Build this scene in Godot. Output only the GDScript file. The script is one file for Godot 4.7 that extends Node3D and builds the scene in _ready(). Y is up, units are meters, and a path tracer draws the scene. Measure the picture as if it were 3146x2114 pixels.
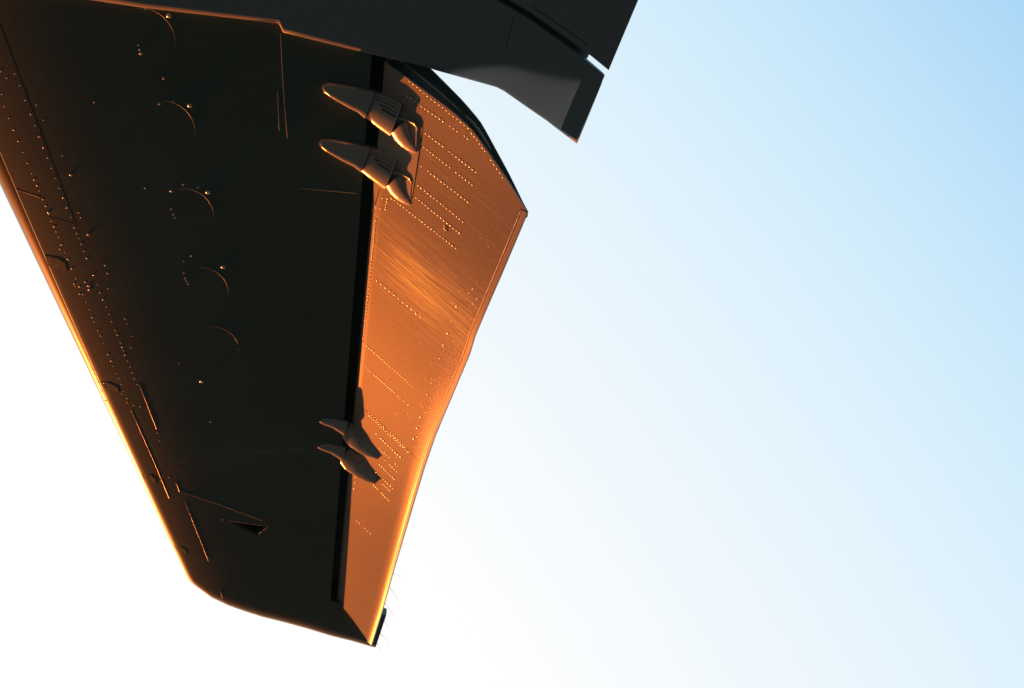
extends Node3D
# The underside of an aircraft wing at low sun, seen from the ground below it.
# Aircraft axes: x aft, y up, z inboard; metres.

const EYE := Vector3(0, 1.6, 0)
const ORIGIN := Vector3(-1.2, 10.6, -5)            # where the aircraft's own origin stands before the bank
const SWEEP := 0.622             # wing stations run along lines of equal z + SWEEP * x
const THICK := 0.05
const HINGE := Vector3(0.234, -0.19, 0.418)
const SPAN_AXIS := Vector3(-0.14376, 0.02117, -0.98939)
const CHORD_AXIS := Vector3(0.85550, -0.49989, -0.13500)       # along the drooped lower skin of the aileron
const OUT_AXIS := Vector3(-0.49744, -0.86583, 0.05375)         # out of that skin

const TIP_EDGE := [Vector2(0, -7.26), Vector2(-0.002, -7.316), Vector2(0.064, -7.367), Vector2(0.142, -7.453), Vector2(0.26, -7.484), Vector2(0.376, -7.481), Vector2(0.508, -7.465), Vector2(0.679, -7.415), Vector2(0.848, -7.376), Vector2(1.014, -7.352), Vector2(1.181, -7.307), Vector2(1.34, -7.29)]        # chord share, station
const INNER_EDGE := [Vector2(0.999, -6.615), Vector2(1.349, -6.55)]
const ROOT_STATION := 1.806
const BODY_Y := -0.222

var mats := {}
var dome: ArrayMesh
var dome_big: ArrayMesh
var rng := RandomNumberGenerator.new()
var aircraft: Node3D

func _ready() -> void:
	rng.seed = 41
	# --- camera, sun, sky, exposure -------------------------------------------------
	var to_sun_flat := Vector3(-0.67, 0, -0.74).normalized()
	var graze := deg_to_rad(-0.75)          # sun below the plane of the wing
	var elevation := deg_to_rad(3.0)      # sun above the horizon
	var bank := Basis(to_sun_flat.cross(Vector3.UP).normalized(), elevation + graze)
	var to_sun := (bank * (to_sun_flat * cos(graze) - Vector3.UP * sin(graze))).normalized()

	var cam := Camera3D.new()
	cam.name = "camera"
	cam.fov = 30.0
	cam.near = 0.05
	cam.far = 6000.0
	cam.transform = Transform3D(bank * Basis(Vector3.RIGHT, deg_to_rad(50.0)), EYE)
	add_child(cam)
	cam.current = true

	var sun := DirectionalLight3D.new()
	sun.name = "sun"
	sun.light_color = Color(1.0, 0.50, 0.19)
	sun.light_energy = 1.4
	sun.light_angular_distance = 0.5
	sun.shadow_enabled = true
	sun.basis = Basis.looking_at(-to_sun, Vector3.UP)
	add_child(sun)

	var env := Environment.new()
	env.background_mode = Environment.BG_SKY
	var sky := Sky.new()
	var pano := PanoramaSkyMaterial.new()
	pano.panorama = evening_sky(to_sun)
	sky.sky_material = pano
	env.sky = sky
	env.tonemap_mode = Environment.TONE_MAPPER_LINEAR
	env.tonemap_exposure = 2.1
	env.sdfgi_enabled = true
	env.ssao_enabled = true
	env.ssil_enabled = true
	var world := WorldEnvironment.new()
	world.name = "environment"
	world.environment = env
	add_child(world)

	# --- setting --------------------------------------------------------------------
	make_materials()
	make_domes()
	make_ground()

	# --- the aircraft ---------------------------------------------------------------
	aircraft = Node3D.new()
	aircraft.name = "aircraft"
	aircraft.set_meta("label", "dark grey aircraft wing seen from below with its drooped aileron glowing orange in low sun")
	aircraft.set_meta("category", "aircraft")
	aircraft.transform = Transform3D(bank, EYE + bank * (ORIGIN - EYE))
	add_child(aircraft)
	make_wing()
	make_inboard()
	make_aileron()
	make_fairings()
	make_wicks()

# ------------------------------------------------------------------ helpers
class Sheet:
	var st := SurfaceTool.new()
	var n := 0
	var group := 0
	func _init() -> void:
		st.begin(Mesh.PRIMITIVE_TRIANGLES)
	func put(p: Vector3) -> int:
		st.set_smooth_group(group)
		st.set_uv(Vector2(p.x, p.z))
		st.add_vertex(p)
		n += 1
		return n - 1
	func tri(a: Vector3, b: Vector3, c: Vector3) -> void:
		put(a); put(b); put(c)
	func quad(a: Vector3, b: Vector3, c: Vector3, d: Vector3) -> void:
		tri(a, b, c); tri(a, c, d)
	func grid(rows: Array, flip := false) -> void:
		group += 1
		for i in rows.size() - 1:
			var a = rows[i]
			var b = rows[i + 1]
			for j in a.size() - 1:
				if flip:
					quad(a[j], b[j], b[j + 1], a[j + 1])
				else:
					quad(a[j], a[j + 1], b[j + 1], b[j])
	func flat() -> void:
		group = -1
	func prism(low: PackedVector3Array, high: PackedVector3Array) -> void:
		# low faces down; the two outlines correspond point by point
		var flat_outline := PackedVector2Array()
		for p in low:
			flat_outline.append(Vector2(p.x, p.z))
		var idx := Geometry2D.triangulate_polygon(flat_outline)
		group += 1
		for k in range(0, idx.size(), 3):
			tri(low[idx[k]], low[idx[k + 1]], low[idx[k + 2]])
		group += 1
		for k in range(0, idx.size(), 3):
			tri(high[idx[k]], high[idx[k + 2]], high[idx[k + 1]])
		for k in low.size():
			var l := (k + 1) % low.size()
			group += 1
			quad(low[k], high[k], high[l], low[l])
	func tube(pts: Array, radii: Array, sides := 8) -> void:
		var rows := []
		for k in pts.size():
			var d: Vector3 = (pts[mini(k + 1, pts.size() - 1)] - pts[maxi(k - 1, 0)]).normalized()
			var a := d.cross(Vector3.UP).normalized()
			if a.length() < 0.5:
				a = Vector3.RIGHT
			var b := d.cross(a)
			var row := []
			for s in sides + 1:
				var t := TAU * s / sides
				row.append(pts[k] + (a * cos(t) + b * sin(t)) * radii[k])
			rows.append(row)
		grid(rows)
		var ends := [rows[0], rows[-1]]
		for e in 2:
			group += 1
			for s in sides:
				tri(pts[0 if e == 0 else pts.size() - 1], ends[e][s], ends[e][s + 1])
	func mesh() -> ArrayMesh:
		st.generate_normals()
		return st.commit()

func part(called: String, m: Mesh, mat: Material, parent: Node3D) -> MeshInstance3D:
	var o := MeshInstance3D.new()
	o.name = called
	o.mesh = m
	o.material_override = mat
	parent.add_child(o, true)
	return o

func width(w: float) -> float:
	return (0.1288 - -0.1605) * w + (0.0744 - -3.4692)

func nose_x(w: float) -> float:
	return -0.1605 * w + (-3.4692)

func seam(w: float) -> float:
	return 0.0932 + 0.0097 * w

func shape(t: float) -> float:
	if t < 0.42:
		var nose := 1.0 - clampf(t / 0.07, 0.0, 1.0)
		return 0.73 * sqrt(1.0 - nose * nose) + 0.27 * (1.0 - pow(1.0 - t / 0.42, 3.0))
	var b := 1.0 - 0.03 * pow((t - 0.42) / 0.58, 2.0)
	return b * (1.0 - pow(clampf((t - 1.0) / 0.5, 0.0, 1.0), 2.0))

func tip_at(t: float) -> float:
	for k in TIP_EDGE.size() - 1:
		if t <= TIP_EDGE[k + 1].x and TIP_EDGE[k + 1].x > TIP_EDGE[k].x:
			return lerpf(TIP_EDGE[k].y, TIP_EDGE[k + 1].y, clampf((t - TIP_EDGE[k].x) / (TIP_EDGE[k + 1].x - TIP_EDGE[k].x), 0, 1))
	return TIP_EDGE[-1].y

func skin(t: float, w: float, side := -1.0, proud := 0.0) -> Vector3:
	var c := width(w)
	var x := nose_x(w) + t * c
	var near_tip := clampf((w - tip_at(t)) / 0.16, 0.0, 1.0)
	var round_off := sqrt(maxf(0.0, 1.0 - (1.0 - near_tip) * (1.0 - near_tip)))
	return Vector3(x, side * (THICK * c * shape(t) * round_off + proud), w - SWEEP * x)

func under(p: Vector2, proud := 0.0) -> Vector3:
	# the point of the lower skin below a place in plan
	var w := p.y + SWEEP * p.x
	var t := (p.x - nose_x(w)) / width(w)
	var o := skin(t, w, -1.0, proud + 0.006)
	return Vector3(p.x, o.y, p.y)

func under_normal(p: Vector2) -> Vector3:
	var e := 0.02
	var a := under(p + Vector2(e, 0)) - under(p - Vector2(e, 0))
	var b := under(p + Vector2(0, e)) - under(p - Vector2(0, e))
	var n := a.cross(b).normalized()
	return n if n.y < 0.0 else -n

func warp(s: float, q: float) -> float:
	# the skin is twisted along the span and reflexed towards the trailing edge
	var aft := maxf(0.0, q / chord_at(s) - 0.80)
	return q * tan(deg_to_rad(-6.5 + 4.2 * smoothstep(0.4, 2.2, s) - 6.0 * smoothstep(2.8, 5.6, s))) + 0.55 * aft * aft * smoothstep(1.4, 3.8, s) * (1.0 - 0.5 * smoothstep(4.4, 6.6, s))

func panel(s: float, q: float, h := 0.0) -> Vector3:
	# a point of the aileron: metres along its hinge, along its chord, out of its skin
	return HINGE + SPAN_AXIS * s + CHORD_AXIS * q + OUT_AXIS * (h + warp(s, q))

func basis_on(normal: Vector3, along := Vector3(0.8, 0, -0.6)) -> Basis:
	var x := (along - normal * along.dot(normal)).normalized()
	return Basis(x, normal, x.cross(normal))

# ------------------------------------------------------------------ sky and materials
func evening_sky(to_sun: Vector3) -> ImageTexture:
	var wide := 512
	var img := Image.create(wide, wide / 2, false, Image.FORMAT_RGBAF)
	for j in wide / 2:
		var polar := PI * (j + 0.5) / (wide / 2)
		for i in wide:
			var around := TAU * (i + 0.5) / wide
			# Godot's panorama: its first column looks along -z, a quarter further on lies +x
			var d := Vector3(sin(around) * sin(polar), cos(polar), -cos(around) * sin(polar))
			var g := rad_to_deg(acos(clampf(d.dot(to_sun), -1, 1)))
			var up := clampf(d.y, 0.0, 1.0)
			var c := Vector3.ZERO
			for step in 5:
				c += air(g + (step - 2) * 2.0) * 0.2
			c = c.lerp(Vector3(0.5, 0.48, 0.44), exp(-up / 0.13) * smoothstep(40.0, 75.0, g))
			img.set_pixel(i, j, Color(c.x, c.y, c.z))
	return ImageTexture.create_from_image(img)

# the evening air by its angle from the sun: pale haze round it, clear blue across from it
const AIR := [[0.0, 1.3, 0.85, 0.45], [20.0, 0.85, 0.66, 0.46], [45.0, 0.52, 0.50, 0.48], [58.0, 0.438, 0.456, 0.468],
	[70.0, 0.358, 0.424, 0.468], [75.5, 0.31, 0.405, 0.463], [81.0, 0.25, 0.365, 0.454], [89.0, 0.163, 0.305, 0.44],
	[105.0, 0.115, 0.245, 0.40], [180.0, 0.10, 0.20, 0.33]]

func air(g: float) -> Vector3:
	for k in AIR.size() - 1:
		if g <= AIR[k + 1][0]:
			var f := clampf((g - AIR[k][0]) / (AIR[k + 1][0] - AIR[k][0]), 0, 1)
			return Vector3(lerpf(AIR[k][1], AIR[k + 1][1], f), lerpf(AIR[k][2], AIR[k + 1][2], f), lerpf(AIR[k][3], AIR[k + 1][3], f))
	return Vector3(AIR[-1][1], AIR[-1][2], AIR[-1][3])

func soft_noise(seed_: int, freq: float, octaves := 4) -> FastNoiseLite:
	var n := FastNoiseLite.new()
	n.seed = seed_
	n.noise_type = FastNoiseLite.TYPE_SIMPLEX_SMOOTH
	n.frequency = freq
	n.fractal_octaves = octaves
	return n

func grey(v: float) -> Color:
	return Color(v, v, v)

func paint_maps(wide_px: int, tall_px: int, base: Vector3, grain: float, streaks: Array, seed_: int) -> Array:
	# weathered paint: grain, worn patches, runs of streaks left by the airflow, and painted reflections on the wing
	# streaks: [u, v, length, spread, count, tint, strength] in shares of the picture; u runs along the flow
	var patches := soft_noise(seed_, 3.0 / tall_px, 5)
	var fine := soft_noise(seed_ + 1, 0.35, 2)
	var look := Image.create(wide_px, tall_px, false, Image.FORMAT_RGBAF)
	var high := Image.create(wide_px, tall_px, false, Image.FORMAT_RF)
	var r := RandomNumberGenerator.new()
	r.seed = seed_
	var tone := PackedFloat32Array()
	tone.resize(wide_px * tall_px)
	var relief := PackedFloat32Array()
	relief.resize(wide_px * tall_px)
	for y in tall_px:
		for x in wide_px:
			var k := y * wide_px + x
			tone[k] = 1.0 + 0.22 * patches.get_noise_2d(x * 0.45, y) + grain * (r.randf() - 0.5) + 0.10 * fine.get_noise_2d(x, y)
			relief[k] = 0.5 + 0.05 * fine.get_noise_2d(x, y) + 0.04 * (r.randf() - 0.5)
	for s in streaks:
		for k in s[4]:
			var v0: float = s[1] + s[3] * clampf(r.randfn(0.0, 0.4), -1.0, 1.0)
			var u0: float = s[0] + r.randfn(0.0, 0.3) * s[2]
			var n := int(s[2] * r.randf_range(0.15, 0.8) * wide_px)
			var drift := r.randf_range(-0.02, 0.05)
			var wide := r.randf_range(0.2, 1.1)
			var strong: float = s[6] * r.randf_range(0.3, 1.0)
			var bend := r.randf_range(0.0, 6.0)
			for i in n:
				var u := int(u0 * wide_px) + i
				var fade := sin(PI * (i + 0.5) / n)
				var mid := v0 * tall_px + drift * i + sin(bend + i * 0.021) * 1.2
				if u < 0 or u >= wide_px:
					continue
				for dv in range(-2, 3):
					var v := int(mid) + dv
					if v < 0 or v >= tall_px:
						continue
					var near := clampf(wide + 0.5 - absf(v - mid), 0.0, 1.0)
					tone[v * wide_px + u] += strong * fade * near * (0.6 + 0.8 * r.randf())
					relief[v * wide_px + u] += 0.12 * strong * fade * near
	for y in tall_px:
		for x in wide_px:
			var k := y * wide_px + x
			var t := clampf(tone[k], 0.35, 3.2)
			var warm := clampf(t - 1.25, 0.0, 1.0)
			var c := base * t
			look.set_pixel(x, y, Color(minf(c.x * (1.0 + 0.12 * warm), 0.8), minf(c.y * (1.0 + 0.12 * warm), 0.8), minf(c.z * (1.0 - 0.5 * warm), 0.8)).linear_to_srgb())
			high.set_pixel(x, y, grey(clampf(relief[k], 0, 1)))
	look.convert(Image.FORMAT_RGBA8)
	high.convert(Image.FORMAT_RGBA8)
	high.bump_map_to_normal_map(2.0)
	return [ImageTexture.create_from_image(look), ImageTexture.create_from_image(high)]

func plain(color: float, rough: float, metal := 0.0, tint := Color(1, 1, 1)) -> StandardMaterial3D:
	var m := StandardMaterial3D.new()
	m.albedo_color = (grey(color) * tint).linear_to_srgb()
	m.roughness = rough
	m.metallic = metal
	return m

func make_materials() -> void:
	var wing_maps := paint_maps(1024, 1024, Vector3(0.088, 0.135, 0.112), 0.35, [[0.68, 0.37, 0.14, 0.04, 60, 0, 0.4], [0.80, 0.40, 0.14, 0.03, 50, 0, 0.35], [0.3, 0.5, 0.25, 0.5, 90, 0, 0.25], [0.7, 0.4, 0.3, 0.4, 60, 0, 0.2]], 7)  # first two streak groups paint pale reflections into the lower wing colour
	var wing := plain(1.0, 0.42)
	wing.albedo_texture = wing_maps[0]
	wing.normal_enabled = true
	wing.normal_texture = wing_maps[1]
	wing.normal_scale = 0.05
	wing.uv1_scale = Vector3(0.16, 0.16, 1)
	mats.wing = wing
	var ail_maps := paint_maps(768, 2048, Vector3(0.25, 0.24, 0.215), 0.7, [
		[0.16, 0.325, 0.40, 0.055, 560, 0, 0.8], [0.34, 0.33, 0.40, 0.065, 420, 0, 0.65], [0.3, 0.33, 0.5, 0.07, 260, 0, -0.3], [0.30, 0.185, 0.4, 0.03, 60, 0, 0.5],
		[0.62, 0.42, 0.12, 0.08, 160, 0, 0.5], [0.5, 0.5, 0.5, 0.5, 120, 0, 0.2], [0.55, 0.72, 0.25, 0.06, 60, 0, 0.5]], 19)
	var ail := plain(1.0, 0.45)
	ail.albedo_texture = ail_maps[0]
	ail.normal_enabled = true
	ail.normal_texture = ail_maps[1]
	ail.normal_scale = 0.25
	mats.ail = ail
	mats.body = plain(0.3, 0.35, 0.0, Color(0.84, 0.95, 1.0))
	mats.body.normal_enabled = true
	mats.body.normal_texture = wing_maps[1]
	mats.body.normal_scale = 0.05
	mats.body.uv1_scale = Vector3(0.3, 0.3, 1)
	mats.bare = plain(0.40, 0.38, 0.1, Color(1, 0.94, 0.8))
	mats.fairing = plain(0.46, 0.22, 0.35, Color(1, 0.97, 0.9))
	mats.boot = plain(0.012, 0.27, 0.0, Color(1, 0.92, 0.92))
	mats.black = plain(0.008, 0.8)
	mats.seal = plain(0.012, 0.9)
	mats.rivet = plain(0.8, 0.28, 0.4, Color(1, 0.95, 0.85))
	mats.wing_fastener = plain(0.75, 0.25, 0.35, Color(1, 0.95, 0.85))
	mats.wick = plain(0.65, 0.6)
	mats.ground = plain(0.042, 0.95, 0.0, Color(0.62, 1.0, 0.74))

func make_domes() -> void:
	for big in 2:
		var sh := Sheet.new()
		var rows := []
		var rings := 3 if big == 0 else 5
		for i in rings + 1:
			var a := PI * 0.5 * i / rings
			var row := []
			for k in 11:
				var t := TAU * k / 10
				row.append(Vector3(cos(t) * cos(a), (0.34 if big == 0 else 0.26) * sin(a) - 0.03, sin(t) * cos(a)))
			rows.append(row)
		sh.grid(rows)
		if big == 0:
			dome = sh.mesh()
		else:
			dome_big = sh.mesh()

func make_ground() -> void:
	var sh := Sheet.new()
	var r := 5000.0
	sh.quad(Vector3(-r, 0, -r), Vector3(r, 0, -r), Vector3(r, 0, r), Vector3(-r, 0, r))
	var m: StandardMaterial3D = mats.ground
	var n := NoiseTexture2D.new()
	n.width = 512
	n.height = 512
	n.seamless = true
	n.noise = soft_noise(3, 0.02, 5)
	var ramp := Gradient.new()
	ramp.set_color(0, Color(0.8, 0.8, 0.8))
	ramp.set_color(1, Color(1, 1, 1))
	n.color_ramp = ramp
	m.albedo_texture = n
	m.uv1_scale = Vector3(0.05, 0.05, 1)
	var o := MeshInstance3D.new()
	o.name = "ground"
	o.mesh = sh.mesh()
	o.material_override = m
	o.set_meta("kind", "structure")
	o.set_meta("label", "dark grass airfield far below the wing")
	o.set_meta("category", "ground")
	add_child(o)

# ------------------------------------------------------------------ the fixed wing
func chord_steps(from: float, to: float, n: int) -> Array:
	var out := []
	for k in n + 1:
		var f := float(k) / n
		out.append(lerpf(from, to, f * f * 0.6 + f * 0.4))
	return out

const INLET := [Vector2(-1.684, -4.847), Vector2(-1.319, -4.919), Vector2(-1.447, -5.047), Vector2(-1.529, -4.987)]

func sunk(t: float, w: float) -> float:
	# depth of the triangular inlet at a place of the lower skin
	var x := nose_x(w) + t * width(w)
	var p := Vector2(x, w - SWEEP * x)
	if p.distance_to(INLET[0]) > 0.6 or not Geometry2D.is_point_in_polygon(p, PackedVector2Array(INLET)):
		return 0.0
	var near := 9.0
	for k in INLET.size():
		near = minf(near, p.distance_to(Geometry2D.get_closest_point_to_segment(p, INLET[k], INLET[(k + 1) % INLET.size()])))
	return 0.14 * clampf(near / 0.008, 0.0, 1.0)

func make_wing() -> void:
	var sh := Sheet.new()
	var spans := 72
	var rows := []
	var lip := []
	var rear := []
	# the grid is closer round the recessed inlet
	var stations := []
	for i in spans + 1:
		stations.append(1.0 - pow(1.0 - float(i) / spans, 1.35))
	var shares := chord_steps(0.0, 1.0, 44)
	var lo := Vector2(9, 9)
	var hi := Vector2(-9, -9)
	for p in INLET:
		var w: float = p.y + SWEEP * p.x
		var t: float = (p.x - nose_x(w)) / width(w)
		var at := Vector2((t - seam(w)) / (1.0 - seam(w)), (w - ROOT_STATION) / (tip_at(t) - ROOT_STATION))
		lo = lo.min(at)
		hi = hi.max(at)
	for k in 41:
		stations.append(lerpf(lo.y - 0.003, hi.y + 0.003, k / 40.0) + 0.000013)
		shares.append(lerpf(lo.x - 0.02, hi.x + 0.02, k / 40.0) + 0.000013)
	stations.sort()
	shares.sort()
	for f in stations:
		var row := []
		for t in shares:
			var w0 := lerpf(ROOT_STATION, tip_at(t), f)
			var tt: float = lerpf(seam(w0), 1.0, t)
			var w := lerpf(ROOT_STATION, tip_at(tt), f)
			row.append(skin(tt, w, -1.0, 0.006) + Vector3(0, sunk(tt, w), 0))
		rows.append(row)
		lip.append([row[0] + Vector3(-0.017, 0.03, 0), row[0] + Vector3(-0.017, 0.012, 0), row[0]])
		var we := lerpf(ROOT_STATION, tip_at(1.0), f)
		rear.append([row[-1], skin(0.985, we, 0.2), skin(0.99, we, 1.0)])
	sh.grid(rows)
	sh.grid(lip)
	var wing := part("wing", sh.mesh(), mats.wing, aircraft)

	# upper skin, and the dark cove behind the hinge gap
	var up := Sheet.new()
	var tops := []
	for i in spans + 1:
		var f := 1.0 - pow(1.0 - float(i) / spans, 1.35)
		var row := []
		for t in chord_steps(0.0, 1.0, 20):
			var w := lerpf(ROOT_STATION, tip_at(t), f)
			row.append(skin(t * 1.10, w, 1.0))
		tops.append(row)
	up.grid(tops, true)
	part("upper_skin", up.mesh(), mats.wing, wing)
	var cove := Sheet.new()
	cove.grid(rear)
	part("hinge_cove", cove.mesh(), mats.wing, wing)

	# leading-edge skin: lies a step deeper than the panel behind it
	var le := Sheet.new()
	var le_rows := []
	for i in spans + 1:
		var f := 1.0 - pow(1.0 - float(i) / spans, 1.35)
		var w := lerpf(ROOT_STATION, tip_at(0.0), f)
		var row := []
		for k in range(-8, 13):
			var g := absf(k) / (12.0 if k > 0 else 8.0)
			row.append(skin(g * g * (seam(w) + 0.004 if k > 0 else 0.07), w, -1.0 if k > 0 else 1.0))
		le_rows.append(row)
	le.grid(le_rows)
	part("leading_edge", le.mesh(), mats.boot, aircraft)

	# the tip behind the aileron's outer end
	var tip := Sheet.new()
	for side in [-1.0, 1.0]:
		var t_rows := []
		for i in 13:
			var row := []
			for k in 13:
				var t := lerpf(1.0, 1.351, k / 12.0)
				var f := 1.0 - pow(1.0 - i / 12.0, 1.5)
				var w := lerpf(lerpf(INNER_EDGE[0].y, INNER_EDGE[1].y, k / 12.0), tip_at(t), f)
				row.append(skin(t, w, side, 0.006 if k < 12 and i < 12 else 0.003))
			t_rows.append(row)
		tip.grid(t_rows, side > 0)
		if side < 0:
			var edge := []
			for k in 13:
				var p: Vector3 = t_rows[0][k]
				edge.append([p, Vector3(p.x, -p.y, p.z)])
			var gap_end := Sheet.new()
			gap_end.grid(edge.slice(0, 5))
			part("gap_end", gap_end.mesh(), mats.wing, wing)
			tip.grid(edge.slice(4))
			var back := []
			for i in 13:
				var p: Vector3 = t_rows[i][12]
				back.append([p, Vector3(p.x, -p.y, p.z)])
			tip.grid(back)
	part("wing_tip", tip.mesh(), mats.wing, aircraft)

	# fastener heads: rivets of the wing skin, and a few larger bolts
	for p in [Vector2(-2.704, 0.297), Vector2(-2.671, 0.239), Vector2(-2.746, 0.097), Vector2(-2.755, -0.011), Vector2(-2.747, -0.117), Vector2(-2.736, -0.223), Vector2(-2.724, -0.327), Vector2(-2.714, -0.43), Vector2(-2.702, -0.531), Vector2(-2.692, -0.632), Vector2(-2.686, -0.689), Vector2(-2.677, -0.747), Vector2(-2.672, -0.8), Vector2(-2.664, -0.884), Vector2(-2.656, -0.949), Vector2(-2.64, -1.099), Vector2(-2.633, -1.157), Vector2(-2.628, -1.21), Vector2(-2.621, -1.265), Vector2(-2.612, -1.344), Vector2(-2.638, -1.395), Vector2(-2.603, -1.425), Vector2(-2.593, -1.502), Vector2(-2.598, 0.278), Vector2(-2.586, 0.176), Vector2(-2.576, 0.048), Vector2(-2.564, -0.076), Vector2(-2.555, -0.178), Vector2(-2.546, -0.278), Vector2(-2.537, -0.378), Vector2(-2.527, -0.476), Vector2(-2.516, -0.574), Vector2(-2.508, -0.672), Vector2(-2.499, -0.768), Vector2(-2.488, -0.862), Vector2(-2.479, -0.959), Vector2(-2.469, -1.058), Vector2(-2.46, -1.162), Vector2(-2.455, -1.222), Vector2(-2.449, -1.274), Vector2(-2.443, -1.331), Vector2(-2.437, -1.408), Vector2(-2.428, -1.484), Vector2(-2.499, 0.008), Vector2(-2.476, -0.127), Vector2(-2.4, -0.457), Vector2(-2.392, -1.008), Vector2(-2.387, -1.061), Vector2(-2.042, 0.035), Vector2(-2.585, -1.602), Vector2(-2.572, -1.706), Vector2(-2.599, -1.766), Vector2(-2.596, -1.794), Vector2(-2.56, -1.795), Vector2(-2.577, -1.877), Vector2(-2.551, -1.882), Vector2(-2.541, -1.969), Vector2(-2.532, -2.055), Vector2(-2.524, -2.144), Vector2(-2.516, -2.194), Vector2(-2.41, -1.664), Vector2(-2.5, -1.742), Vector2(-2.397, -1.768), Vector2(-2.393, -1.856), Vector2(-2.383, -1.935), Vector2(-2.371, -2.018), Vector2(-2.364, -2.102), Vector2(-2.356, -2.185), Vector2(-2.288, -1.557), Vector2(-2.283, -1.641), Vector2(-2.314, -1.806), Vector2(-2.233, -2.152), Vector2(-2.227, -2.21), Vector2(-2.767, -1.52), Vector2(-2.764, -1.55), Vector2(-2.715, -1.538), Vector2(-2.709, -1.571), Vector2(-1.795, -0.76), Vector2(-2.505, -2.295), Vector2(-2.495, -2.358), Vector2(-2.481, -2.45), Vector2(-2.471, -2.58), Vector2(-2.459, -2.656), Vector2(-2.453, -2.723), Vector2(-2.445, -2.813), Vector2(-2.435, -2.877), Vector2(-2.425, -2.944), Vector2(-2.417, -3.039), Vector2(-2.443, -3.072), Vector2(-2.405, -3.128), Vector2(-2.416, -3.184), Vector2(-2.394, -3.289), Vector2(-2.371, -3.449), Vector2(-2.37, -3.594), Vector2(-2.331, -3.751), Vector2(-2.307, -3.993), Vector2(-2.293, -4.142), Vector2(-2.252, -4.175), Vector2(-2.199, -4.195), Vector2(-2.268, -4.375), Vector2(-2.346, -2.29), Vector2(-2.34, -2.342), Vector2(-2.33, -2.435), Vector2(-2.325, -2.484), Vector2(-2.322, -2.53), Vector2(-2.32, -2.58), Vector2(-2.308, -2.651), Vector2(-2.299, -2.726), Vector2(-2.293, -2.797), Vector2(-2.286, -2.872), Vector2(-2.278, -2.942), Vector2(-2.201, -3.576), Vector2(-2.201, -3.684), Vector2(-2.213, -2.353), Vector2(-2.245, -2.488), Vector2(-2.357, -3.214), Vector2(-2.302, -3.229), Vector2(-2.67, -2.797), Vector2(-2.659, -2.862), Vector2(-2.65, -2.957), Vector2(-2.589, -2.943), Vector2(-2.537, -2.954), Vector2(-2.55, -3.004), Vector2(-2.642, -3.065), Vector2(-2.642, -3.201), Vector2(-2.627, -3.321), Vector2(-2.626, -3.686), Vector2(-1.667, -3.419), Vector2(-1.761, -4.817), Vector2(-1.84, -2.674), Vector2(-1.604, 0.525), Vector2(-1.602, 0.488), Vector2(-1.465, 0.246), Vector2(-1.426, 0.048), Vector2(-1.538, 0.022), Vector2(-1.496, 0.819), Vector2(-1.477, -0.723), Vector2(-1.362, -0.752), Vector2(-1.618, -0.965), Vector2(-1.608, -1.021), Vector2(-1.599, -1.051), Vector2(-1.605, -1.506), Vector2(-1.528, -1.448), Vector2(-1.623, -1.632), Vector2(-1.621, -1.691), Vector2(-1.615, -1.723), Vector2(-1.606, -1.751)]:
		put_dome("wing_fastener", under(p, -0.001), under_normal(p), rng.randf_range(0.008, 0.0115), mats.wing_fastener, wing, true)
	for p in [Vector2(-2.647, -1.015), Vector2(-2.375, -0.637), Vector2(-2.361, -1.233), Vector2(-2.477, -1.784), Vector2(-2.483, -1.828), Vector2(-1.599, 0.455), Vector2(-1.586, -0.789)]:
		put_dome("wing_fastener", under(p, -0.001), under_normal(p), 0.015, mats.wing_fastener, wing, true)
	for p in [Vector2(-1.334, 0.765), Vector2(-1.304, 0.01), Vector2(-1.287, -0.797), Vector2(-1.275, -1.566), Vector2(-1.67, -2.899)]:
		put_dome("wing_fastener", under(p, -0.001), under_normal(p), 0.021, mats.wing_fastener, wing)

	# round access panels: raised rims added for grooves, tallest inboard aft to catch sun
	for c in [Vector2(-1.519, 0.593), Vector2(-1.496, -0.181), Vector2(-1.471, -0.995), Vector2(-1.468, -1.801), Vector2(-1.469, -2.464)]:
		var bead := Sheet.new()
		var ring := []
		for k in 49:
			var a := TAU * k / 48
			var tall := -0.0006 + 0.0022 * pow(0.5 + 0.5 * cos(a - 0.75), 4.0)
			var row := []
			for e in [[0.196, -0.002], [0.199, tall], [0.202, tall], [0.212, -0.002]]:
				var p: Vector2 = c + Vector2(cos(a) * e[0], sin(a) * e[0] * 1.15)
				row.append(under(p, e[1]))
			ring.append(row)
		bead.grid(ring)
		part("access_panel_rim", bead.mesh(), mats.wing, wing)

	# joints, ridges, doublers and the inlet
	for joint in [[Vector2(-2.621, 0.814), Vector2(-2.61, 0.673), Vector2(-2.596, 0.523), Vector2(-2.582, 0.369), Vector2(-2.568, 0.212), Vector2(-2.554, 0.051), Vector2(-2.539, -0.112), Vector2(-2.523, -0.285), Vector2(-2.507, -0.462), Vector2(-2.491, -0.643), Vector2(-2.475, -0.829), Vector2(-2.449, -1.135)], [Vector2(-2.656, -1.055), Vector2(-2.555, -1.092), Vector2(-2.449, -1.135)]]:
		part("panel_joint", strip(joint, 0.006, 0.0005), mats.seal, wing)
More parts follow.
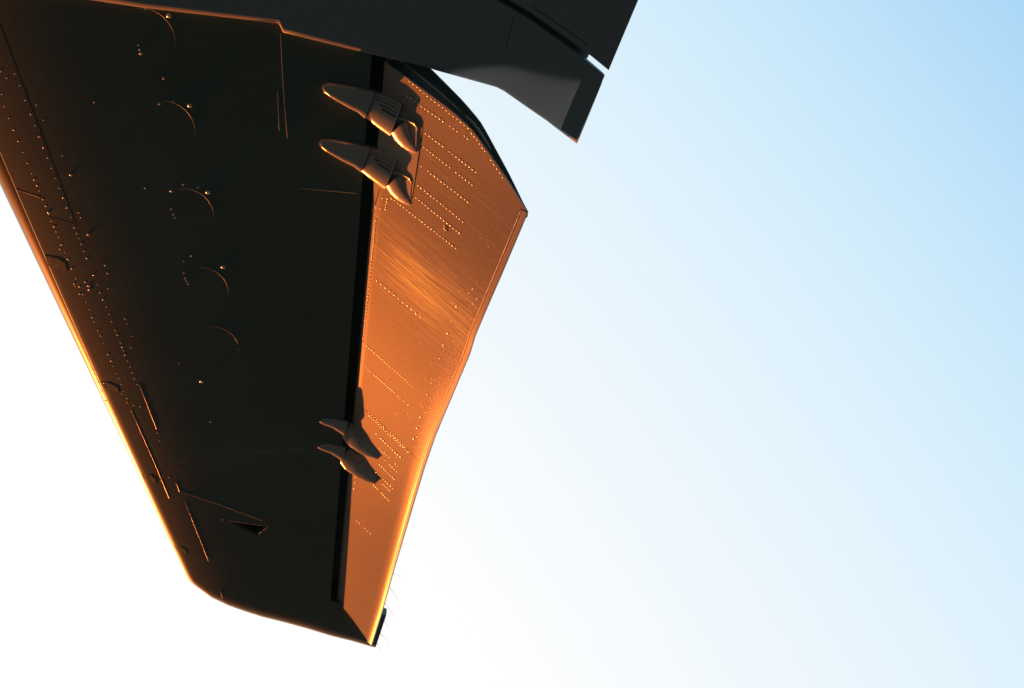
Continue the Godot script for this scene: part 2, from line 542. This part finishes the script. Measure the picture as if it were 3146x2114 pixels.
	for ridge in [[Vector2(-2.399, -3.288), Vector2(-2.355, -3.635), Vector2(-2.309, -3.994), Vector2(-2.254, -4.506)], [Vector2(-2.258, -2.944), Vector2(-2.231, -3.229), Vector2(-2.203, -3.523)], [Vector2(-2.129, -4.395), Vector2(-1.951, -4.486), Vector2(-1.771, -4.581), Vector2(-1.566, -4.702), Vector2(-1.358, -4.824)], [Vector2(-2.865, -0.795), Vector2(-2.681, -0.867)], [Vector2(-2.146, -4.262), Vector2(-2.131, -4.404)], [Vector2(-0.524, 0.628), Vector2(-0.54, 0.413), Vector2(-0.556, 0.191), Vector2(-0.567, -0.043), Vector2(-0.578, -0.284)], [Vector2(-0.605, 0.135), Vector2(-0.619, -0.037), Vector2(-0.634, -0.213)], [Vector2(-0.541, -0.755), Vector2(-0.323, -0.777), Vector2(-0.081, -0.805)], [Vector2(-2.102, -4.548), Vector2(-2.072, -4.843), Vector2(-2.04, -5.147), Vector2(-2.007, -5.461)], [Vector2(-1.957, -5.961), Vector2(-1.949, -6.095)]]:
		part("seal_ridge", strip(ridge, 0.006, 0.0013), mats.bare, wing)
	for outline in [[Vector2(-2.79, -1.466), Vector2(-2.683, -1.495), Vector2(-2.631, -1.538), Vector2(-2.632, -1.63), Vector2(-2.785, -1.586)], [Vector2(-2.62, -2.915), Vector2(-2.542, -2.94), Vector2(-2.47, -2.993), Vector2(-2.471, -3.056), Vector2(-2.596, -3.002)], [Vector2(-2.47, -4.169), Vector2(-2.384, -4.171), Vector2(-2.342, -4.224), Vector2(-2.349, -4.301), Vector2(-2.464, -4.24)], [Vector2(-2.333, -5.253), Vector2(-2.265, -5.264), Vector2(-2.223, -5.303), Vector2(-2.222, -5.377), Vector2(-2.317, -5.339)]]:
		var d := Sheet.new()
		var low := PackedVector3Array()
		var high := PackedVector3Array()
		for p in outline:
			low.append(under(p, 0.0018))
			high.append(under(p, -0.01))
		d.prism(low, high)
		part("doubler_plate", d.mesh(), mats.wing, wing)

func put_dome(called: String, at: Vector3, normal: Vector3, r: float, mat: Material, parent: Node3D, big := false) -> void:
	var o := part(called, dome_big if big else dome, mat, parent)
	o.transform = Transform3D(basis_on(normal).scaled_local(Vector3(r, r, r)), at)

func strip(line: Array, wide: float, tall: float) -> ArrayMesh:
	var sh := Sheet.new()
	var rows := []
	for k in line.size():
		var d: Vector2 = (line[mini(k + 1, line.size() - 1)] - line[maxi(k - 1, 0)]).normalized()
		var n := Vector2(-d.y, d.x) * wide * 0.5
		rows.append([under(line[k] - n, -0.002), under(line[k] - n * 0.6, tall), under(line[k] + n * 0.6, tall), under(line[k] + n, -0.002)])
	sh.grid(rows)
	return sh.mesh()

# ------------------------------------------------------------------ inboard panels
const DEPTHS := [0.36, 0.36, 0.36, 0.36, 0.36, 0.36, 0.36, 0.32, 0.24, 0.18, 0.15, 0.08, 0.04, 0.03]   # of the inboard panel, root to trailing edge

func make_inboard() -> void:
	var low_edge := [Vector3(-3.19, -0.222, 1.077), Vector3(-2.51, -0.222, 0.987), Vector3(-1.847, -0.222, 0.899), Vector3(-1.483, -0.222, 0.841), Vector3(-0.522, -0.222, 0.722), Vector3(-0.497, -0.222, 0.65), Vector3(0.157, -0.222, 0.469), Vector3(0.558, -0.222, 0.364), Vector3(0.855, -0.141, 0.23), Vector3(1.079, -0.082, 0.128), Vector3(1.139, -0.065, 0.085), Vector3(1.474, 0.057, -0.237), Vector3(1.616, 0.133, -0.395), Vector3(1.734, 0.192, -0.52)]
	var up_edge := [Vector3(-2.761, -0.222, 2.484), Vector3(-2.157, -0.222, 2.363), Vector3(-1.566, -0.222, 2.239), Vector3(-1.141, -0.222, 2.07), Vector3(-0.306, -0.222, 1.729), Vector3(-0.295, -0.222, 1.723), Vector3(0.298, -0.222, 1.372), Vector3(0.795, -0.222, 1.077), Vector3(1.079, -0.222, 0.907), Vector3(1.265, -0.222, 0.795), Vector3(1.373, -0.222, 0.72), Vector3(1.631, -0.222, 0.523), Vector3(1.777, -0.222, 0.405), Vector3(1.899, -0.222, 0.298)]
	var crease := [0, 0, 0, 0, 0, 0, 0, 0, 0.24, 0.42, 0.48, 0.72, 0.85, 0.95]
	var rise := tan(deg_to_rad(29.0)) * 0.85
	var rows := []
	var skirt := []
	var top_skirt := []
	var upper := []
	for c in low_edge.size() - 1:
		for k in 6:
			if k == 5 and c < low_edge.size() - 2:
				continue
			var f := k / 5.0
			var l: Vector3 = low_edge[c].lerp(low_edge[c + 1], f)
			var u: Vector3 = up_edge[c].lerp(up_edge[c + 1], f)
			var cr: float = lerpf(crease[c], crease[c + 1], f)
			var row := []
			for j in 31:
				var g := j / 30.0
				var p := l.lerp(u, g)
				var below := maxf(0.0, cr - g)
				var soft := below - 0.04 * (1.0 - exp(-below / 0.04))
				p.y = BODY_Y + rise * soft * Vector2(l.x - u.x, l.z - u.z).length()
				row.append(p)
			# the rolled lower edge
			var roll := lerpf(0.009, 0.0014, clampf((c + f - 2.0) / 3.0, 0, 1)) if c < 7 else 0.0015
			row.push_front(row[0] + Vector3(0, roll, 0))
			row[1] += Vector3(u.x - l.x, 0, u.z - l.z).normalized() * roll
			rows.append(row)
			var thick := Vector3(0, lerpf(DEPTHS[c], DEPTHS[c + 1], f), 0)
			skirt.append([row[0] + thick, row[0]])
			upper.append([row[0] + thick, row[-1] + thick])
			top_skirt.append([row[-1], row[-1] + thick])
	var sh := Sheet.new()
	sh.grid(rows)
	sh.grid(skirt)
	sh.grid(top_skirt)
	sh.grid(upper, true)
	var end_rows := []
	for j in 32:
		end_rows.append([rows[-1][j], rows[-1][j] + Vector3(0, 0.02, 0)])
	sh.grid(end_rows)
	var body := part("inboard_panel", sh.mesh(), mats.body, aircraft)
	part("trailing_edge_plate", slab([Vector2(1.741, 0.292), Vector2(1.786, 0.399), Vector2(1.904, 0.298), Vector2(1.71, -0.268), Vector2(1.579, -0.166)], BODY_Y - 0.004, BODY_Y + 0.004), mats.body, body)
	part("panel_joint", slab(ribbon([Vector2(1.222, 0.797), Vector2(1.156, 0.544)], 0.004), BODY_Y - 0.001, BODY_Y + 0.01), mats.seal, body)

	var flap := part("inboard_flap", slab([Vector2(-0.084, 1.707), Vector2(0.912, 1.072), Vector2(1.179, 0.907), Vector2(1.312, 0.825), Vector2(1.481, 0.702), Vector2(1.654, 0.571), Vector2(1.794, 0.459), Vector2(1.932, 0.34), Vector2(2.12, 0.907), Vector2(2.503, 2.07), Vector2(0.617, 2.363)], BODY_Y, BODY_Y + 0.10), mats.body, aircraft)
	part("panel_joint", slab(ribbon([Vector2(1.359, 0.856), Vector2(1.388, 0.828), Vector2(1.553, 0.707), Vector2(1.761, 0.555)], 0.005), BODY_Y - 0.001, BODY_Y + 0.01), mats.seal, flap)
	part("gap_roof", slab([Vector2(-0.205, 1.395), Vector2(0.811, 0.831), Vector2(1.001, 0.779), Vector2(1.29, 0.597), Vector2(1.486, 0.437), Vector2(1.724, 0.296), Vector2(1.777, 0.405), Vector2(1.797, 0.456), Vector2(1.848, 0.571), Vector2(1.722, 0.689), Vector2(1.55, 0.831), Vector2(1.382, 0.957), Vector2(1.287, 1.032), Vector2(1.031, 1.228), Vector2(0.018, 1.852)], BODY_Y + 0.09, BODY_Y + 0.10), mats.body, flap)  # cover added above the gap to keep sky light out of it

func ribbon(line: Array, wide: float) -> Array:
	var left := []
	var right := []
	for k in line.size():
		var d: Vector2 = (line[mini(k + 1, line.size() - 1)] - line[maxi(k - 1, 0)]).normalized()
		var n := Vector2(-d.y, d.x) * wide * 0.5
		left.append(line[k] + n)
		right.push_front(line[k] - n)
	return left + right

func slab(outline: Array, y0: float, y1: float) -> ArrayMesh:
	var sh := Sheet.new()
	var low := PackedVector3Array()
	var high := PackedVector3Array()
	for p in outline:
		low.append(Vector3(p.x, y0, p.y))
		high.append(Vector3(p.x, y1, p.y))
	sh.prism(low, high)
	return sh.mesh()

# ------------------------------------------------------------------ the drooped aileron
const TRAIL := [Vector2(0.856, 1.335), Vector2(1.496, 1.233), Vector2(2.201, 1.11), Vector2(2.419, 1.089), Vector2(3.012, 0.983), Vector2(3.543, 0.884), Vector2(4.023, 0.813), Vector2(4.575, 0.746), Vector2(5.144, 0.681), Vector2(5.772, 0.614), Vector2(6.453, 0.551), Vector2(7.162, 0.473)]
const INBOARD_END := [Vector2(0.015, 0.004), Vector2(0.06, 0.119), Vector2(0.165, 0.413), Vector2(0.229, 0.584), Vector2(0.314, 0.759), Vector2(0.353, 0.808), Vector2(0.622, 1.101), Vector2(0.856, 1.335)]
const OUTBOARD_END := [Vector2(6.64, 0.004), Vector2(6.676, 0.038), Vector2(6.858, 0.212), Vector2(7.154, 0.44), Vector2(7.162, 0.473)]

func thickness(s: float, q: float) -> float:
	var root := lerpf(0.33, 0.13, clampf(s / 6.6, 0, 1))
	return maxf(0.012, root * (1.0 - q / (chord_at(s) + 0.03)))

func chord_at(s: float) -> float:
	if s < TRAIL[0].x:
		return TRAIL[0].y
	for k in TRAIL.size() - 1:
		if s <= TRAIL[k + 1].x:
			return lerpf(TRAIL[k].y, TRAIL[k + 1].y, (s - TRAIL[k].x) / (TRAIL[k + 1].x - TRAIL[k].x))
	return TRAIL[-1].y

func end_s(line: Array, q: float) -> float:
	for k in line.size() - 1:
		if q <= line[k + 1].y:
			return lerpf(line[k].x, line[k + 1].x, clampf((q - line[k].y) / (line[k + 1].y - line[k].y), 0, 1))
	return line[-1].x

func make_aileron() -> void:
	# rows along the span, points along the chord; the chord share runs to the trailing edge
	var low := []
	var high := []
	var nose := []
	var trail := []
	var inner := []
	var outer := []
	var spans := 90
	for i in spans + 1:
		var f := float(i) / spans
		var row := []
		var top := []
		for k in 25:
			var g := k / 24.0
			# find s and q together: the ends are slanted
			var q := 0.6 * g
			var s := 0.0
			for it in 8:
				s = lerpf(end_s(INBOARD_END, q), end_s(OUTBOARD_END, q), f)
				q = g * (chord_at(s) - 0.0)
			var sink := 0.012 * pow(clampf(1.0 - q / 0.018, 0, 1), 2.0)
			row.append(panel(s, q, -sink))
			top.append(panel(s, q, -thickness(s, q)))
		low.append(row)
		high.append(top)
		nose.append([row[0], top[0]])
		trail.append([row[-1], top[-1]])
		if i == 0:
			for k in 25:
				inner.append([row[k], row[k] + OUT_AXIS * -0.012, row[k] + SPAN_AXIS * 0.05 + OUT_AXIS * -0.013, row[k] + SPAN_AXIS * 0.05 - OUT_AXIS * (thickness(0.3, 1.35 * k / 24.0) - 0.012), top[k] + OUT_AXIS * 0.01, top[k]])
		if i == spans:
			for k in 25:
				outer.append([row[k], top[k]])
	var sh := Sheet.new()
	sh.grid(low)
	sh.grid(high, true)
	sh.grid(trail)
	sh.grid(outer)
	var st_mesh := uv_mesh(sh)
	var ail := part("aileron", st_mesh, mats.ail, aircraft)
	ail.set_meta("label", "drooped control surface lit orange by the low sun")
	var rib := Sheet.new()
	for k in 24:
		for j in 5:
			rib.group += 1 if k == 0 else 0
			rib.quad(inner[k][j], inner[k][j + 1], inner[k + 1][j + 1], inner[k + 1][j])
	part("end_rib", rib.mesh(), mats.wing, ail)
	var ns := Sheet.new()
	ns.grid(nose)
	part("nose_skin", ns.mesh(), mats.wing, ail)
	# stringers inside the open inboard end
	for lane in [[0.06, 0.62, 0.45, 0.5], [0.66, 0.92, 0.55, 0.6]]:
		var pts := []
		for k in 7:
			var q := lerpf(lane[0], lane[1], k / 6.0)
			var s := end_s(INBOARD_END, q)
			pts.append(panel(s + 0.02, q, -thickness(s, q) * lerpf(lane[2], lane[3], k / 6.0)))
		var b := Sheet.new()
		b.tube(pts, [0.006, 0.012, 0.014, 0.014, 0.012, 0.01, 0.006], 6)
		part("stringer", b.mesh(), mats.fairing, ail)

	# the bevelled trailing-edge strip
	var te := Sheet.new()
	var te_rows := []
	for i in 121:
		var s := lerpf(TRAIL[0].x, TRAIL[-1].x - 0.02, i / 120.0)
		var c := chord_at(s)
		var lean := lerpf(0.0006, 0.008, smoothstep(1.6, 4.4, s))
		te_rows.append([panel(s, c - 0.062, -0.002), panel(s, c - 0.060, 0.003), panel(s, c - 0.047, 0.0035), panel(s, c - 0.044, 0.0015), panel(s, c - 0.03, 0.003), panel(s, c - 0.002, 0.003 + lean), panel(s, c + 0.002, 0.001 + lean), panel(s, c + 0.002, -0.012)])
	for k in 7:
		var pair := []
		for r in te_rows:
			pair.append([r[k], r[k + 1]])
		te.grid(pair)
	part("trailing_edge_strip", te.mesh(), mats.bare, ail)

	# rivets: one by one in the rows over the skin
	var seam_rows := []
	for r in [[0.11, 0.227, 0.32, 0.745, 17], [0.355, 0.778, 0.465, 0.909, 6], [0.495, 0.939, 0.634, 1.085, 6], [0.244, 0.221, 0.412, 0.757, 18], [0.501, 0.408, 0.676, 0.863, 16], [0.63, 0.405, 0.799, 0.851, 16], [0.805, 0.404, 0.964, 0.839, 15], [0.991, 0.398, 1.156, 0.824, 15], [1.111, 0.395, 1.274, 0.814, 15], [1.206, 0.178, 1.427, 0.803, 22], [1.243, 0.1, 1.208, 0.178, 3], [1.231, 0.142, 1.313, 0.133, 4], [1.357, 0.046, 1.338, 0.133, 3], [2.094, 0.122, 2.262, 0.581, 11], [2.871, 0.084, 3.086, 0.591, 19], [3.126, 0.099, 3.334, 0.568, 22], [3.665, 0.175, 3.924, 0.638, 18], [3.704, 0.176, 3.937, 0.617, 17], [3.898, 0.27, 4.055, 0.543, 11], [4.075, 0.324, 4.198, 0.528, 9], [4.196, 0.393, 4.28, 0.521, 6], [4.291, 0.338, 4.402, 0.508, 8], [4.418, 0.309, 4.544, 0.496, 8], [4.547, 0.388, 4.61, 0.489, 6], [4.617, 0.295, 4.743, 0.477, 9], [5.244, 0.155, 5.348, 0.312, 6], [4.613, 0.091, 4.791, 0.088, 3], [1.987, 0.896, 3.733, 0.66, 12]]:
		for k in int(r[4]):
			var f := k / maxf(1.0, r[4] - 1.0)
			var s := lerpf(r[0], r[2], f) + rng.randf_range(-0.002, 0.002)
			var q := lerpf(r[1], r[3], f) + rng.randf_range(-0.002, 0.002)
			var size := rng.randf_range(0.0072, 0.0098)
			if int(r[4]) == 11 or int(r[4]) == 12:
				size *= 1.25
			if rng.randf() < 0.07:
				continue
			put_dome("rivet", panel(s, q, 0.0), OUT_AXIS, size, mats.rivet, ail)
	# the close-set rows along the hinge and the trailing edge
	var fine := Sheet.new()
	var hinge_row := [Vector2(1.478, 0.054), Vector2(1.911, 0.052), Vector2(2.841, 0.042)]
	for k in 46:
		var f := k / 45.0 * 2.0
		var a := mini(int(f), 1)
		var p: Vector2 = hinge_row[a].lerp(hinge_row[a + 1], f - a)
		bump(fine, panel(p.x + rng.randf_range(-0.004, 0.004), p.y + rng.randf_range(-0.004, 0.004)), 0.0095)
	for k in 190:
		var s := lerpf(TRAIL[0].x + 0.03, 4.4, k / 189.0)
		bump(fine, panel(s, chord_at(s) - 0.0535, 0.003), 0.0062)
	var rows_part := part("rivet_row", fine.mesh(), mats.rivet, ail)
	rows_part.set_meta("kind", "stuff")

	# chips where the paint has lifted near the trailing edge
	var chips := Sheet.new()
	for k in 260:
		var s := rng.randfn(2.9, 0.75)
		var off := absf(rng.randfn(0.0, 0.14)) + 0.075
		if s < 0.9 or s > 5.2:
			continue
		bump(chips, panel(s, chord_at(s) - off), rng.randf_range(0.003, 0.0075))
	var chip_part := part("paint_chips", chips.mesh(), mats.rivet, ail)
	chip_part.set_meta("kind", "stuff")

	# skin joint across the chord, two small louvres, and the plate that carries the fairings
	var joint := [Vector2(3.621, 0.007), Vector2(3.662, 0.133), Vector2(3.762, 0.345), Vector2(3.946, 0.663), Vector2(4.008, 0.745)]
	var js := Sheet.new()
	var jr := []
	for p in joint:
		jr.append([panel(p.x - 0.003, p.y - 0.002, 0.0008), panel(p.x + 0.003, p.y + 0.002, 0.0008)])
	js.grid(jr)
	part("skin_joint", js.mesh(), mats.seal, ail)
	var marks := [Vector2(1.266, 0.668), Vector2(1.276, 0.709), Vector2(1.29, 0.669), Vector2(1.302, 0.712)]
	for k in 2:
		var b := Sheet.new()
		var a3 := panel(marks[2 * k].x, marks[2 * k].y, 0.002)
		var b3 := panel(marks[2 * k + 1].x, marks[2 * k + 1].y, 0.002)
		b.tube([a3, a3.lerp(b3, 0.5), b3], [0.0015, 0.0028, 0.0015], 6)
		part("drain_louvre", b.mesh(), mats.rivet, ail)
	var outline := [Vector2(0.328, 0.023), Vector2(0.394, 0.232), Vector2(0.468, 0.375), Vector2(1.117, 0.361), Vector2(1.116, 0.13), Vector2(1.159, 0.068), Vector2(1.34, 0.032), Vector2(1.125, 0.005)]
	var lo := PackedVector3Array()
	var hi := PackedVector3Array()
	for p in outline:
		lo.append(panel(p.x, p.y, 0.003))
		hi.append(panel(p.x, p.y, -0.006))
	var pl := Sheet.new()
	pl.prism(lo, hi)
	var plate := part("mounting_plate", pl.mesh(), mats.bare, ail)
	plate.set_meta("label", "lighter plate under the pair of inboard hinge fairings")

func bump(sh: Sheet, at: Vector3, r: float) -> void:
	var b := basis_on(OUT_AXIS)
	sh.group += 1
	var top := at + OUT_AXIS * r * 0.42
	for k in 6:
		var a := TAU * k / 6
		var c := TAU * (k + 1) / 6
		var p := at + (b.x * cos(a) + b.z * sin(a)) * r
		var q := at + (b.x * cos(c) + b.z * sin(c)) * r
		var pm := p.lerp(top, 0.45) + OUT_AXIS * r * 0.12
		var qm := q.lerp(top, 0.45) + OUT_AXIS * r * 0.12
		sh.quad(p, pm, qm, q)
		sh.tri(pm, top, qm)

func uv_mesh(sh: Sheet) -> ArrayMesh:
	# lays the paint along the skin: u with the airflow, v along the hinge
	var m := sh.mesh()
	var arrays := m.surface_get_arrays(0)
	var pos: PackedVector3Array = arrays[Mesh.ARRAY_VERTEX]
	var uv := PackedVector2Array()
	var flow := Vector2(0.35, 0.937)      # hinge and chord shares of the flow direction
	for p in pos:
		var d := p - HINGE
		var s := d.dot(SPAN_AXIS)
		var q := d.dot(CHORD_AXIS)
		uv.append(Vector2(q / flow.y / 1.9, (s - q * flow.x / flow.y + 0.9) / 8.0))
	arrays[Mesh.ARRAY_TEX_UV] = uv
	var out := ArrayMesh.new()
	out.add_surface_from_arrays(Mesh.PRIMITIVE_TRIANGLES, arrays)
	return out

# ------------------------------------------------------------------ hinge fairings
func hull(sections: Array, skew: float, deep: Vector3, skirt: float, grooves := false) -> ArrayMesh:
	# a canoe body lofted through [centre, half width, depth]
	var fine := []
	for k in sections.size() - 1:
		var steps := 12 if grooves else 6
		for i in steps:
			var f := float(i) / steps
			fine.append([sections[k][0].lerp(sections[k + 1][0], f), lerpf(sections[k][1], sections[k + 1][1], f), lerpf(sections[k][2], sections[k + 1][2], f)])
	fine.append(sections[-1])
	var axis: Vector3 = sections[-1][0] - sections[0][0]
	var lat := axis.cross(Vector3.UP).normalized()
	if lat.z > 0.0:
		lat = -lat
	lat = (lat - deep * lat.dot(deep)).normalized()
	var rows := []
	for k in fine.size():
		var row := []
		var sides := 120 if grooves else 44
		var along := k / (fine.size() - 1.0)
		for i in sides + 1:
			var a := PI * i / sides
			var r := 1.0
			if grooves:
				for slot in 4:
					if along > SLOT_START[slot] and along < 0.97 and absf(a - SLOT_AT[slot]) < 0.062:
						r = 0.5
			row.append(hull_point(fine[k], lat, a, r, skew, deep))
		row.push_front(row[0] + Vector3(0, skirt, 0))
		row.append(row[-1] + Vector3(0, skirt, 0))
		rows.append(row)
	var sh := Sheet.new()
	sh.grid(rows)
	for e in [0, rows.size() - 1]:
		sh.group += 1
		var mid: Vector3 = fine[e][0]
		for i in rows[e].size() - 1:
			sh.tri(mid, rows[e][i], rows[e][i + 1])
	return sh.mesh()

func hull_point(f: Array, lat: Vector3, a: float, r: float, skew: float, deep: Vector3) -> Vector3:
	# the keel lies outboard of the middle
	return f[0] + lat * (f[1] * (skew * sin(a) * sin(a) - cos(a)) * r) + deep * (f[2] * pow(sin(a), 0.8) * r)

const SLOT_AT := [0.42, 0.64, 0.86, 1.06]
const SLOT_START := [0.10, 0.04, 0.25, 0.40]

func make_fairing(front: Array, middle: Array, rear: Array, slim := false) -> MeshInstance3D:
	var f := part("hinge_fairing", hull(front, 0.22 if slim else 0.42, Vector3.DOWN, 0.004), mats.fairing, aircraft)
	part("slotted_cowl", hull(middle, 0.22 if slim else 0.2, Vector3.DOWN, 0.006, true), mats.fairing, f)
	part("fairing_tail", hull(rear, 0.22 if slim else 0.0, Vector3.DOWN if slim else OUT_AXIS, 0.02), mats.fairing, f)
	return f

func make_fairings() -> void:
	var a := make_fairing([[Vector3(-0.253, -0.174, 0.188), 0.002, 0.012], [Vector3(-0.247, -0.174, 0.188), 0.021, 0.03], [Vector3(-0.229, -0.174, 0.181), 0.038, 0.045], [Vector3(-0.183, -0.175, 0.163), 0.055, 0.06], [Vector3(-0.13, -0.175, 0.141), 0.067, 0.07], [Vector3(-0.03, -0.175, 0.1), 0.088, 0.08], [Vector3(0.044, -0.175, 0.068), 0.097, 0.085], [Vector3(0.099, -0.175, 0.034), 0.116, 0.085]], [[Vector3(0.099, -0.153, 0.015), 0.12, 0.08], [Vector3(0.171, -0.186, -0.009), 0.139, 0.08], [Vector3(0.241, -0.218, -0.038), 0.15, 0.075], [Vector3(0.298, -0.244, -0.066), 0.153, 0.07]], [[Vector3(0.316, -0.247, -0.13), 0.101, 0.05], [Vector3(0.342, -0.262, -0.21), 0.083, 0.034], [Vector3(0.379, -0.281, -0.264), 0.066, 0.026], [Vector3(0.42, -0.301, -0.298), 0.05, 0.02], [Vector3(0.455, -0.318, -0.318), 0.025, 0.015]])
	a.set_meta("label", "inboard hinge fairing nearest the inboard end of the aileron")
	var bars := [[Vector3(0.326, -0.266, -0.047), Vector3(0.401, -0.294, -0.049), Vector3(0.448, -0.313, -0.065), Vector3(0.469, -0.322, -0.095), Vector3(0.472, -0.323, -0.122)], [Vector3(0.466, -0.319, -0.108), Vector3(0.461, -0.32, -0.173), Vector3(0.455, -0.323, -0.262)], [Vector3(0.338, -0.268, -0.115), Vector3(0.381, -0.288, -0.192), Vector3(0.428, -0.311, -0.265)]]
	var bracket := Sheet.new()
	bracket.tube(bars[0], [0.016, 0.012, 0.011, 0.010, 0.009], 8)
	bracket.tube(bars[1], [0.009, 0.009, 0.010], 8)
	bracket.tube(bars[2], [0.009, 0.009, 0.009], 8)
	part("bracket", bracket.mesh(), mats.fairing, a)
	var b: Node3D = a.duplicate()
	b.name = "hinge_fairing_001"
	b.position = Vector3(-0.071, 0.012, -0.499)
	b.set_meta("label", "second hinge fairing beside the inboard one")
	aircraft.add_child(b, true)
	var c := make_fairing([[Vector3(-0.638, -0.12, -3.413), 0.003, 0.003], [Vector3(-0.614, -0.12, -3.404), 0.021, 0.016], [Vector3(-0.579, -0.12, -3.405), 0.042, 0.025], [Vector3(-0.492, -0.121, -3.429), 0.056, 0.034], [Vector3(-0.42, -0.121, -3.476), 0.078, 0.039], [Vector3(-0.386, -0.121, -3.496), 0.091, 0.042]], [[Vector3(-0.398, -0.083, -3.533), 0.092, 0.042], [Vector3(-0.359, -0.103, -3.553), 0.121, 0.039], [Vector3(-0.315, -0.127, -3.584), 0.139, 0.036], [Vector3(-0.267, -0.151, -3.621), 0.133, 0.03]], [[Vector3(-0.266, -0.157, -3.624), 0.12, 0.025], [Vector3(-0.222, -0.178, -3.677), 0.102, 0.02], [Vector3(-0.152, -0.21, -3.725), 0.08, 0.014], [Vector3(-0.08, -0.239, -3.775), 0.031, 0.011]], true)
	c.set_meta("label", "upper of the two narrow outboard hinge fairings")
	var d: Node3D = c.duplicate()
	d.name = "hinge_fairing_003"
	d.position = Vector3(-0.049, 0.005, -0.347)
	d.set_meta("label", "lower of the two narrow outboard hinge fairings")
	aircraft.add_child(d, true)

func make_wicks() -> void:
	for w in [[Vector3(-0.104, -0.285, -5.625), Vector3(0.004, -0.315, -5.867)], [Vector3(-0.172, -0.266, -5.905), Vector3(-0.069, -0.296, -6.137)], [Vector3(-0.042, -0.306, -5.4), Vector3(0.044, -0.336, -5.426)], [Vector3(-0.223, -0.03, -6.536), Vector3(-0.17, -0.05, -6.696)], [Vector3(-0.282, -0.03, -6.769), Vector3(-0.188, -0.05, -6.92)], [Vector3(-0.337, -0.03, -6.929), Vector3(-0.289, -0.05, -7.119)]]:
		var sh := Sheet.new()
		var mid: Vector3 = w[0].lerp(w[1], 0.5) + Vector3(0, 0.006, 0)
		sh.tube([w[0], w[0].lerp(w[1], 0.12), mid, w[1]], [0.004, 0.0022, 0.0014, 0.0008], 6)
		part("static_wick", sh.mesh(), mats.wick, aircraft)
